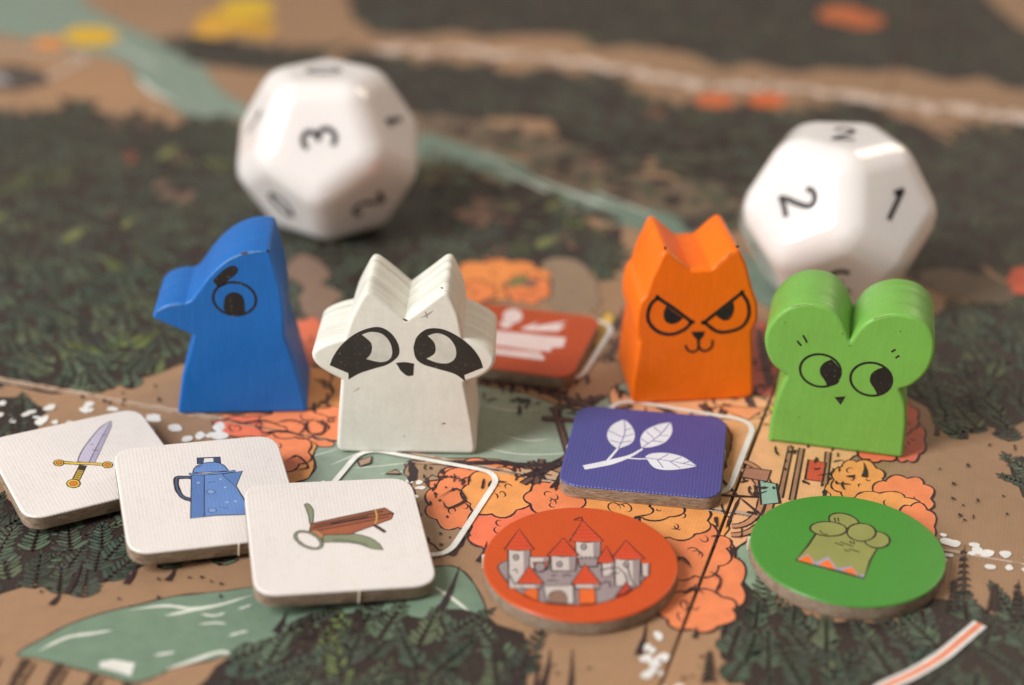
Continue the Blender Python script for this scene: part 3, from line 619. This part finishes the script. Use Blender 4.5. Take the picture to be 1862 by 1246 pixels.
OQ = [(841, 538), (1090, 563), (1036, 688), (776, 655)]
c0 = (at(1090, 563, T)+at(1036, 688, T))/2; e0 = at(1034, 688, T)-at(909, 671, T); ya = math.degrees(math.atan2(e0.y, e0.x))
e0.normalize(); c1 = at(1036, 688, T)-e0*9.5+Vector((-e0.y, e0.x, 0))*9.5
t_ = Token('craft_tile', 'rust orange square tile with a white stacked emblem, half hidden behind the white masked pawn', 'game tile', pose(c1.x, c1.y, T, ya), rsq(), OCARD2)
z7 = lambda p: Z(560, 420, .3853, p); W2 = C(226, 200, 190)
t_.fill(z7(ellipse(966, 402, 46, 34)), W2); t_.fill(z7(ellipse(935, 440, 30, 20)), W2)
for q in ([(860, 468), (1218, 505), (1205, 550), (1150, 552), (1145, 572), (900, 540), (860, 538)], [(860, 548), (1090, 568), (1118, 600), (1112, 612), (860, 580)], [(1000, 462), (1090, 428), (1060, 452), (1225, 425), (1180, 448), (1215, 448), (1180, 476), (1040, 470)]): t_.fill(z7(q), W2)
t_.line(z7([(870, 560), (1000, 566), (1090, 580)]), .2, C(206, 110, 70)); t_.done('printed_emblem')

# round clearing markers
def disc_pose(px, extra=0): c = sum((at(*q, T) for q in px), Vector())/4; return pose(c.x, c.y, T, 0)
t_ = Token('castle_marker', 'round orange marker printed with a cluster of red-roofed castle towers, at the near edge', 'game token', disc_pose([(878, 1020), (1231, 1012), (1056, 927), (1056, 1132)]), circ(), OCARD)
WA, WS, RF, OG = C(198, 180, 168), C(150, 130, 126), C(206, 72, 38), C(222, 98, 38)
# walls lie inside the round picture edge
t_.fill(z3([(205, 830), (400, 835), (640, 845), (880, 850), (870, 900), (830, 950, 's'), (740, 1000, 's'), (640, 1032, 's'), (520, 1040, 's'), (400, 1030, 's'), (290, 990, 's'), (215, 930, 's'), (170, 860, 's')]), WS, TINK, .15)
def tower(x0, x1, y0, y1, roof, win=None, wc=None):
    t_.fill(z3([(x0, y0), (x1, y0), (x1-3, y1), (x0+3, y1)]), wc or WA, TINK, .17)
    t_.fill(z3([(x0+(x1-x0)*.7, y0+4), (x1-2, y0+4), (x1-5, y1-3), (x0+(x1-x0)*.72, y1-3)]), WS)
    if roof:
        (ax, ay), l, r, by = roof; t_.fill(z3([(l, by), (ax, ay), (r, by), ((l+r)/2, by+6)]), RF, TINK, .19)
        for k in range(4): t = .25+.18*k; t_.line(z3([(ax+(l-ax)*t, ay+(by-ay)*t+3), (ax+(r-ax)*t, ay+(by-ay)*t+3)]), .07, C(168, 50, 30))
    if win: t_.fill(z3(ellipse(win[0], win[1], 13, 15)), WS, TINK, .09)
tower(535, 655, 736, 820, ((570, 640), 508, 668, 738), (575, 765)); t_.line(z3([(570, 645), (562, 625), (528, 638)]), .12)
t_.fill(z3([(570, 625), (562, 640), (530, 640)]), RF, TINK, .08)
tower(218, 322, 776, 960, ((270, 680), 200, 340, 778), (255, 815)); t_.line(z3([(240, 880), (255, 870), (262, 890)]), .1)
tower(720, 842, 822, 950, ((773, 735), 705, 862, 822), (775, 850)); tower(848, 885, 845, 905, None)
tower(660, 722, 838, 905, ((682, 762), 632, 722, 838)); tower(318, 412, 815, 870, None)
t_.fill(z3([(335, 840), (405, 838), (400, 872), (372, 885), (345, 872)]), C(200, 90, 60), TINK, .15); t_.fill(z3(ellipse(368, 862, 26, 22)), WS, TINK, .15)
tower(420, 540, 806, 880, ((478, 725), 402, 552, 808), (460, 850)); tower(550, 640, 820, 860, None, wc=WS)
for x in range(560, 640, 20): t_.fill(z3([(x, 812), (x+9, 812), (x+9, 826), (x, 826)]), C(120, 104, 104))
tower(280, 372, 944, 965, None); tower(535, 650, 944, 965, None)
for ax, l, r, ay, by in ((317, 258, 388, 858, 942), (580, 515, 655, 850, 944)):
    t_.fill(z3([(l, by), (ax, ay), (r, by)]), RF, TINK, .19)
    for k in range(3): t = .35+.2*k; t_.line(z3([(ax+(l-ax)*t, ay+(by-ay)*t), (ax+(r-ax)*t, ay+(by-ay)*t)]), .07, C(168, 50, 30))
t_.fill(z3([(305, 968), (358, 966), (358, 1022), (330, 1012, 's'), (290, 990)]), OG, TINK, .08); t_.fill(z3([(552, 968), (625, 966), (628, 1030, 's'), (590, 1036, 's'), (552, 1038)]), OG, TINK, .08)
t_.fill(z3([(385, 955), (525, 950), (528, 1038), (400, 1030)]), WA, TINK, .15)
t_.fill(z3([(410, 1032), (412, 995, 's'), (435, 978, 's'), (465, 976, 's'), (490, 995, 's'), (495, 1038)]), C(150, 112, 92), TINK, .14)
for x in (430, 450, 470): t_.line(z3([(x, 985), (x, 1034)]), .07)
for pts in ([(400, 930), (430, 925), (450, 932)], [(470, 905), (500, 900), (515, 908)], [(420, 905), (445, 900)], [(650, 880), (690, 870), (740, 865)], [(690, 900), (740, 890)], [(660, 940), (690, 930), (700, 960)], [(780, 860), (800, 930), (820, 950)], [(740, 870), (770, 900), (780, 940)], [(225, 900), (238, 930), (250, 950)]): t_.line(z3(pts), .1)
t_.fill(z3([(722, 1005), (775, 935), (800, 968), (765, 992)]), C(180, 60, 40), TINK, .15)
t_.done('printed_castle'); t_.nub(-10.4, 1.2, .4, .4)

t_ = Token('fist_marker', 'round green marker printed with a raised paw fist, in front of the green pawn', 'game token', disc_pose([(1361, 980), (1716, 1007), (1500, 902), (1592, 1106)]), circ(), GCARD)
z4 = lambda p: Z(1242, 700, .4382, p); FG = C(146, 142, 78)
t_.fill(z4([(468, 728), (520, 665), (548, 622), (600, 590), (700, 590), (800, 640), (806, 678), (776, 730), (752, 804)]), FG, TINK, .22)
t_.fill(z4([(480, 722), (520, 700), (548, 738), (602, 712), (640, 762), (700, 752), (730, 792), (752, 782), (748, 800), (640, 772), (540, 746)]), C(158, 150, 168))
for q in ([(476, 728), (520, 706), (546, 744)], [(560, 746), (604, 724), (634, 768)], [(656, 770), (702, 758), (724, 792)]): t_.fill(z4(q), C(240, 112, 40))
t_.fill(z4(ellipse(668, 566, 64, 31, 14)), FG, TINK, .22); t_.fill(z4(ellipse(804, 643, 54, 34, 6)), FG, TINK, .22)
t_.fill(z4(ellipse(740, 612, 60, 37, 2)), FG, TINK, .22); t_.fill(z4(ellipse(603, 598, 76, 30, 3)), FG, TINK, .22)
for pts in ([(568, 605), (580, 618), (600, 622)], [(630, 655), (665, 668)], [(652, 652), (708, 672)], [(690, 682), (732, 694)], [(668, 684), (690, 692)], [(628, 552), (632, 568)], [(642, 552), (646, 568)], [(692, 648), (698, 660)], [(706, 650), (710, 662)]): t_.line(z4(pts), .16)
t_.line(z4([(468, 728), (560, 752), (660, 776), (752, 804)]), .16); t_.done('printed_fist'); t_.nub(-10.3, 2.2, .4, .4); t_.nub(10.2, -2.0, .4, .4)

# ------------------------------------------------------------------ wooden pawns
class Pawn:
    def __init__(s, name, label, A, B, outline, depth, mat, corner=.55, rim=.42, n=7, shear=0.0):
        a, b = at(*A), at(*B); e = (b-a).normalized(); s.a = a; s.e = e; s.nr = Vector((-e.y, e.x, 0)); yaw = math.atan2(e.y, e.x); s.c = (a+b)/2
        s.root = thing(name, label, 'wooden pawn', Matrix.Translation(s.c*MM) @ Matrix.Rotation(yaw, 4, 'Z'), 'painted wooden animal pawns')
        o = mixed_path(s.loc(outline), n); o = [(x, max(0.0, z)) for x, z in o]
        # drop base points to the ground
        zs = sorted(p[1] for p in o); o = [(x, 0.0 if z < .35 else z) for x, z in o]
        o = round_corners(o, corner, 4, rc=.12); o = [p for i, p in enumerate(o) if (Vector(p)-Vector(o[i-1])).length > .04]
        prism('body', o, depth, mat, s.root, r=rim, steps=4, sharp=38, y_up=True, shear=shear)
    def loc(s, pts):
        out = []
        for q in pts:
            d = ray(q[0], q[1]); t = (s.a-CAM).dot(s.nr)/d.dot(s.nr); P = CAM+d*t; v = P-s.c; out.append((v.dot(s.e), P.z)+tuple(q[2:]))
        return out
    def ink(s, name, items, label=None):
        p = Print(lambda q, z: (q[0], -z, q[1]), .012, .004)
        for it in items:
            pts = s.loc(it[1])
            if it[0] == 'f': p.fill(mixed_path(pts) if any(len(q) > 2 for q in pts) else pts, it[2])
            else: p.stroke(smooth_path(pts, it[0] == 'c', 5), it[3], it[2], it[0] == 'c', it[4] if len(it) > 4 else 0, .06)
        o = p.build(name, PEN_INK, s.root, stuff=False)
        if label: o['label'] = label
def chips_highlights(P, z_, items, name='paint_chip'):  # chips and wear marks; paler strokes also paint in the edge highlight
    p = Print(lambda q, z: (q[0], -z, q[1]), .01, .002)
    for pts, wd, col, tp in items: p.stroke(smooth_path(P.loc(z_(pts)), False, 4), wd, col, taper=tp, wob=.55)
    p.build(name, CHIP_HIGHLIGHT, P.root)
BK = C(34, 30, 28)
BLUE = paint('blue_painted_wood', (.005, .13, .46, 1), .5, .42, 1.1); CREAM = paint('cream_painted_wood', C(224, 215, 197), 3.0, .42, .45)
ORANGE = paint('orange_painted_wood', (.93, .168, .002, 1), .25, .42, .65); GREEN = paint('green_painted_wood', C(116, 168, 70), 1.0, .4, .7)
z5 = lambda p: Z(230, 360, .337, p)
p = Pawn('bird_pawn', 'blue wooden pawn shaped like a beaked bird head, leftmost of the four pawns', (322.7, 753.6), (560.3, 750.2),
         z5([(275, 1168), (980, 1158), (905, 890), (855, 752), (849, 600), (830, 480), (775, 284), (680, 284, 's'), (600, 306, 's'), (520, 350, 's'), (445, 420, 's'), (385, 500, 's'), (345, 552), (318, 566), (260, 568, 's'), (205, 582, 's'), (163, 606, 's'), (141, 636, 's'), (150, 655, 's'), (175, 668, 's'), (240, 695, 's'), (305, 722), (358, 744), (300, 960)]), 11.4, BLUE, shear=-.65)
p.ink('eye', [('c', z5(ellipse(583, 544, 116, 88, 8, 30)), BK, .34), ('f', z5([(524, 600), (527, 550, 's'), (545, 520, 's'), (580, 509, 's'), (615, 520, 's'), (634, 552, 's'), (640, 615), (600, 632, 's'), (550, 630, 's')]), BK)])
p.ink('brow', [('f', z5([(466, 446), (512, 398, 's'), (556, 370, 's'), (588, 368, 's'), (602, 390, 's'), (586, 418, 's'), (550, 444, 's'), (528, 474), (490, 480)]), BK)])
chips_highlights(p, z5, [([(520, 362), (580, 322), (640, 300), (700, 291), (765, 289)], .22, C(110, 160, 214), 1), ([(615, 303), (640, 297), (660, 294)], .3, C(110, 76, 56), 1), ([(150, 625), (190, 600), (250, 582), (315, 574)], .18, C(96, 150, 210), 1), ([(752, 286), (772, 286)], .3, C(30, 40, 60), 1)])  # pale blue strokes: worn rim with its highlight painted in; dark ones are chips
z6 = lambda p: Z(540, 430, .337, p)
p = Pawn('masked_pawn', 'cream white wooden pawn with pointed ears and a black eye mask, behind the crossbow tile', (611.4, 822.6), (867.6, 827.7),
         z6([(212, 1163), (972, 1180), (950, 1000), (908, 792), (975, 770, 's'), (1035, 735, 's'), (1066, 692, 's'), (1066, 650, 's'), (1025, 612, 's'), (960, 577, 's'), (900, 552), (878, 440, 's'), (850, 370, 's'), (808, 282), (690, 372), (582, 450), (490, 372), (372, 283), (330, 360, 's'), (285, 450, 's'), (253, 552), (180, 570, 's'), (115, 598, 's'), (82, 628, 's'), (84, 665, 's'), (115, 705, 's'), (170, 742, 's'), (236, 776), (222, 980)]), 11.5, CREAM, 1.1, .5, shear=-.3)
KB = C(52, 46, 40); CR = C(216, 208, 190)
p.ink('eye', [('f', z6([(176, 695), (200, 640, 's'), (250, 575, 's'), (320, 522, 's'), (400, 492, 's'), (460, 493, 's'), (515, 530, 's'), (549, 590, 's'), (546, 645, 's'), (490, 690, 's'), (420, 712, 's'), (340, 738, 's'), (278, 772), (277, 738)]), KB), ('f', z6([(350, 530), (400, 515, 's'), (460, 527, 's'), (500, 570, 's'), (514, 625, 's'), (498, 664, 's'), (450, 678, 's'), (375, 662), (402, 625, 's'), (400, 575, 's')]), CR)])
p.ink('eye', [('f', z6([(628, 600), (645, 545, 's'), (690, 505, 's'), (740, 495, 's'), (800, 505, 's'), (870, 540, 's'), (940, 595, 's'), (985, 655, 's'), (1004, 708), (903, 748), (908, 782), (850, 742, 's'), (760, 715, 's'), (680, 690, 's'), (640, 655, 's')]), KB), ('f', z6([(705, 536), (760, 522, 's'), (820, 548, 's'), (855, 600, 's'), (855, 652, 's'), (820, 682, 's'), (760, 682, 's'), (700, 660), (745, 628, 's'), (742, 575, 's')]), CR)])
p.ink('nose', [('f', z6([(532, 683), (580, 678, 's'), (632, 686), (628, 750), (595, 752, 's'), (560, 725, 's'), (545, 700, 's')]), KB)])
chips_highlights(p, z6, [([(665, 440), (700, 425), (738, 398)], .16, C(190, 176, 150), 1), ([(690, 402), (702, 430), (700, 440)], .14, C(176, 160, 136), 1), ([(775, 276), (790, 280)], .22, C(150, 124, 96), 1), ([(572, 440), (582, 452), (590, 444)], .3, C(150, 128, 98), 1), ([(780, 1012), (802, 1008)], .14, C(150, 130, 108), 1), ([(575, 1080), (584, 1076)], .12, C(160, 140, 118), 1), ([(300, 840), (340, 815)], .1, C(190, 176, 156), 1)])
zo = lambda p: Z(1080, 350, .3291, p)
p = Pawn('cat_pawn', 'orange wooden pawn with cat ears and angry slanted eyes, between violet tile and right die', (1146.5, 735.7), (1370.6, 724.5),
         zo([(202, 1172), (883, 1138), (880, 950), (877, 775), (892, 740), (908, 700, 's'), (908, 650, 's'), (903, 605, 's'), (880, 540, 's'), (845, 400), (797, 298), (720, 362), (650, 424), (536, 430), (470, 375), (391, 308), (352, 400), (312, 480), (285, 570), (250, 620, 's'), (234, 700, 's'), (234, 770, 's'), (250, 822), (232, 930), (214, 1050)]), 12.1, ORANGE, 1.25, .45, shear=.25)
p.ink('eye', [('c', zo([(352, 582), (352, 582), (450, 648), (540, 716), (540, 716), (500, 757), (430, 784), (360, 772), (312, 730), (297, 680), (314, 620)]), BK, .5), ('f', zo([(400, 628), (492, 694), (465, 718, 's'), (425, 728, 's'), (392, 708, 's'), (385, 665, 's')]), BK)])
p.ink('eye', [('c', zo([(816, 556), (816, 556), (850, 610), (855, 680), (820, 740), (750, 768), (680, 768), (610, 718), (610, 718), (710, 638)]), BK, .5), ('f', zo([(770, 605), (774, 650, 's'), (750, 700, 's'), (712, 706, 's'), (672, 680)]), BK)])
p.ink('muzzle', [('f', zo([(537, 770), (613, 767), (605, 795, 's'), (588, 812), (584, 850), (570, 850), (568, 812), (550, 795, 's')]), BK), ('l', zo([(505, 845), (520, 872), (548, 881), (572, 868), (578, 840)]), BK, .34), ('l', zo([(578, 850), (600, 875), (630, 870), (652, 850), (655, 815)]), BK, .34)])
chips_highlights(p, zo, [([(384, 312), (394, 308), (402, 318)], .34, C(70, 56, 40), 1), ([(780, 302), (793, 298), (800, 306)], .3, C(84, 62, 44), 1), ([(410, 328), (470, 378), (525, 420)], .15, C(255, 160, 90), 1), ([(660, 416), (720, 366), (775, 318)], .15, C(255, 160, 90), 1)])  # dark chips on the tips; pale orange strokes paint a highlight on worn edges
z8 = lambda p: Z(1360, 470, .305, p)
p = Pawn('mouse_pawn', 'green wooden pawn with two big round ears and side-looking eyes, rightmost of the four pawns', (1396, 802.5), (1642, 834.5),
         z8([(118, 1090), (925, 1195), (945, 1000, 's'), (942, 880, 's'), (908, 785), (980, 760, 's'), (1060, 690, 's'), (1105, 600, 's'), (1115, 500, 's'), (1085, 420, 's'), (1020, 362, 's'), (940, 335, 's'), (850, 330, 's'), (760, 352, 's'), (680, 400, 's'), (608, 492), (570, 390, 's'), (515, 318, 's'), (440, 280, 's'), (345, 268, 's'), (250, 290, 's'), (170, 345, 's'), (115, 420, 's'), (98, 490, 's'), (112, 570, 's'), (150, 640, 's'), (228, 700), (180, 800, 's'), (140, 940, 's')]), 10.4, GREEN, .6, .45, shear=-.2)
p.ink('eye', [('c', z8(ellipse(432, 668, 122, 96, 10, 34)), BK, .3), ('f', z8([(500, 602), (535, 640, 's'), (552, 685, 's'), (535, 745, 's'), (470, 766), (462, 735, 's'), (432, 690, 's'), (432, 650, 's'), (460, 618, 's')]), BK)])
p.ink('eye', [('c', z8(ellipse(735, 720, 124, 98, 8, 34)), BK, .3), ('f', z8([(812, 648), (845, 680, 's'), (860, 720, 's'), (845, 780, 's'), (770, 812), (755, 780, 's'), (728, 735, 's'), (735, 690, 's'), (770, 662, 's')]), BK)])
p.ink('nose', [('f', z8([(515, 827), (583, 822), (553, 874)]), BK)])
for s_ in (((295, 490), (306, 508), (320, 520)), ((328, 458), (340, 478), (352, 502)), ((855, 558), (868, 550), (880, 542)), ((880, 594), (892, 586), (903, 580))): p.ink('hair_mark', [('l', z8(list(s_)), BK, .25)])
chips_highlights(p, z8, [([(235, 296), (290, 278), (345, 272), (400, 280)], .16, C(178, 206, 120), 1), ([(740, 362), (790, 345), (850, 337)], .16, C(178, 206, 120), 1), ([(560, 448), (568, 452)], .14, C(70, 90, 40), 1), ([(905, 434), (914, 436)], .13, C(70, 90, 40), 1), ([(600, 520), (616, 522)], .12, C(80, 100, 46), 1), ([(218, 382), (226, 384)], .12, C(70, 90, 40), 1), ([(300, 944), (308, 946)], .12, C(80, 100, 46), 1)])  # pale green strokes paint the highlight along worn ear tops; dark dots are chips

# ------------------------------------------------------------------ dice
m = Mat('white_dice_plastic', .08, .7); m.b.inputs['Base Color'].default_value = (.78, .76, .75, 1)
m.b.inputs['Coat Weight'].default_value = 1.0; m.b.inputs['Coat Roughness'].default_value = .05; m.b.inputs['Coat IOR'].default_value = 1.6
m.b.inputs['Subsurface Weight'].default_value = .55; m.b.inputs['Subsurface Radius'].default_value = (1, .8, .65); m.b.inputs['Subsurface Scale'].default_value = .0035
m.colour(m.ramp(m.noise(60, 2), [(.3, (.84, .82, .81)), (.7, (.88, .87, .86))]))
m.l(m.ramp(m.noise(500, 3), [(.3, (.04,)*3), (.7, (.09,)*3)]), m.b.inputs['Roughness']); m.bump(m.noise(300, 3), .00004, .35); DICE = m.m
GLY = {'3': [(-.5, .78), (-.2, 1), (.25, .95), (.5, .62), (.35, .2), (-.05, .05), (.35, -.05), (.55, -.45), (.35, -.85), (-.1, -1), (-.55, -.75)],
       '2': [(-.5, .62), (-.3, .92), (.1, 1), (.45, .8), (.45, .4), (.1, -.1), (-.35, -.6), (-.55, -.95), (-.55, -.95), (.0, -.92), (.6, -.95)],
       '1': [(-.35, .55), (-.1, .75), (.08, 1), (.08, 1), (.08, .0), (.08, -1)],
       '0': ellipse(0, 0, .55, 1, 0, 24)}
import bmesh
def die(label, C0, R, yaw, digits):
    ph = (1+5**.5)/2; vs = [(a, b, c) for a in (-1, 1) for b in (-1, 1) for c in (-1, 1)]
    for a in (-1, 1):
        for b in (-1, 1): vs += [(0, a/ph, b*ph), (a/ph, b*ph, 0), (a*ph, 0, b/ph)]
    vs = [Vector(v)/3**.5*R for v in vs]
    n0 = Vector((1, 0, ph)).normalized(); q = n0.rotation_difference(Vector((0, 0, 1))); vs = [q @ v for v in vs]
    # turn so that one upper-ring face looks along azimuth 0 (towards -y)
    bm = bmesh.new()
    for v in vs: bm.verts.new(v*MM)
    bmesh.ops.convex_hull(bm, input=bm.verts); bmesh.ops.dissolve_limit(bm, angle_limit=.02, verts=bm.verts, edges=bm.edges)
    bm.normal_update(); ring = [f.normal.copy() for f in bm.faces if .2 < f.normal.z < .8]
    a0 = math.atan2(ring[0].y, ring[0].x); spin = math.radians(-90+yaw)-a0
    bmesh.ops.rotate(bm, verts=bm.verts, cent=(0, 0, 0), matrix=Matrix.Rotation(spin, 3, 'Z')); bm.normal_update()
    faces = [(f.normal.copy(), f.calc_center_median()) for f in bm.faces]
    bmesh.ops.bevel(bm, geom=bm.edges[:]+bm.verts[:], offset=3.1*MM, segments=8, profile=.5, affect='EDGES')
    me = bpy.data.meshes.new('body'); bm.to_mesh(me); bm.free()
    me.polygons.foreach_set('use_smooth', [True]*len(me.polygons)); me.update()
    rest = .7947*R
    t = thing('die', label, 'die', Matrix.Translation(Vector((C0[0], C0[1], rest))*MM), 'white twelve sided dice')
    o = link('body', me, DICE, t); wn = o.modifiers.new('wn', 'WEIGHTED_NORMAL'); wn.keep_sharp = False; wn.weight = 100
    for (az, ring_, ch, rot, k) in digits:          # azimuth from the viewer (deg, + to the right), ring: 0 top 1 upper 2 lower
        want = Vector((0, 0, 1)) if ring_ == 0 else Vector((math.sin(math.radians(az))*.894, -math.cos(math.radians(az))*.894, .447 if ring_ == 1 else -.447))
        n, c = max(faces, key=lambda f: f[0].dot(want))
        upv = Vector((0, 1, 0)) if ring_ == 0 else Vector((0, 0, 1)); upv = (upv-n*upv.dot(n)).normalized(); rt = upv.cross(n)
        cr, sr = math.cos(math.radians(rot)), math.sin(math.radians(rot))
        H = 2.5*k
        pr = Print(lambda p, z: tuple(((c/MM)+rt*p[0]+upv*p[1]+n*z)), .02, .004)
        g = [((x*cr-y*sr)*H, (x*sr+y*cr)*H) for x, y in GLY[ch]]
        if ch == '0': pr.stroke(g, .84*k, C(28, 28, 30), True)
        else: pr.stroke(smooth_path(g, False, 6), .84*k, C(28, 28, 30))
        pr.build('number', PEN_INK, t, stuff=False)
die('white twelve sided die showing a 3 towards the camera, behind the blue pawn', (-30.0, 230.6), 16.6, 1,
    [(1, 1, '3', 98, 1), (73, 1, '1', 75, 1), (0, 0, '0', 90, 1), (-71, 1, '1', -30, 1), (-35, 2, '0', 30, .95), (37, 2, '2', 118, 1)])
die('white twelve sided die showing 2 and 1 towards the camera, behind the green pawn', (47.6, 203.2), 15.85, 31,
    [(-41, 1, '2', -55, 1), (31, 1, '1', -46, 1), (0, 0, '2', -12, 1), (-5, 2, '3', 190, 1), (-77, 2, '1', 20, 1)])
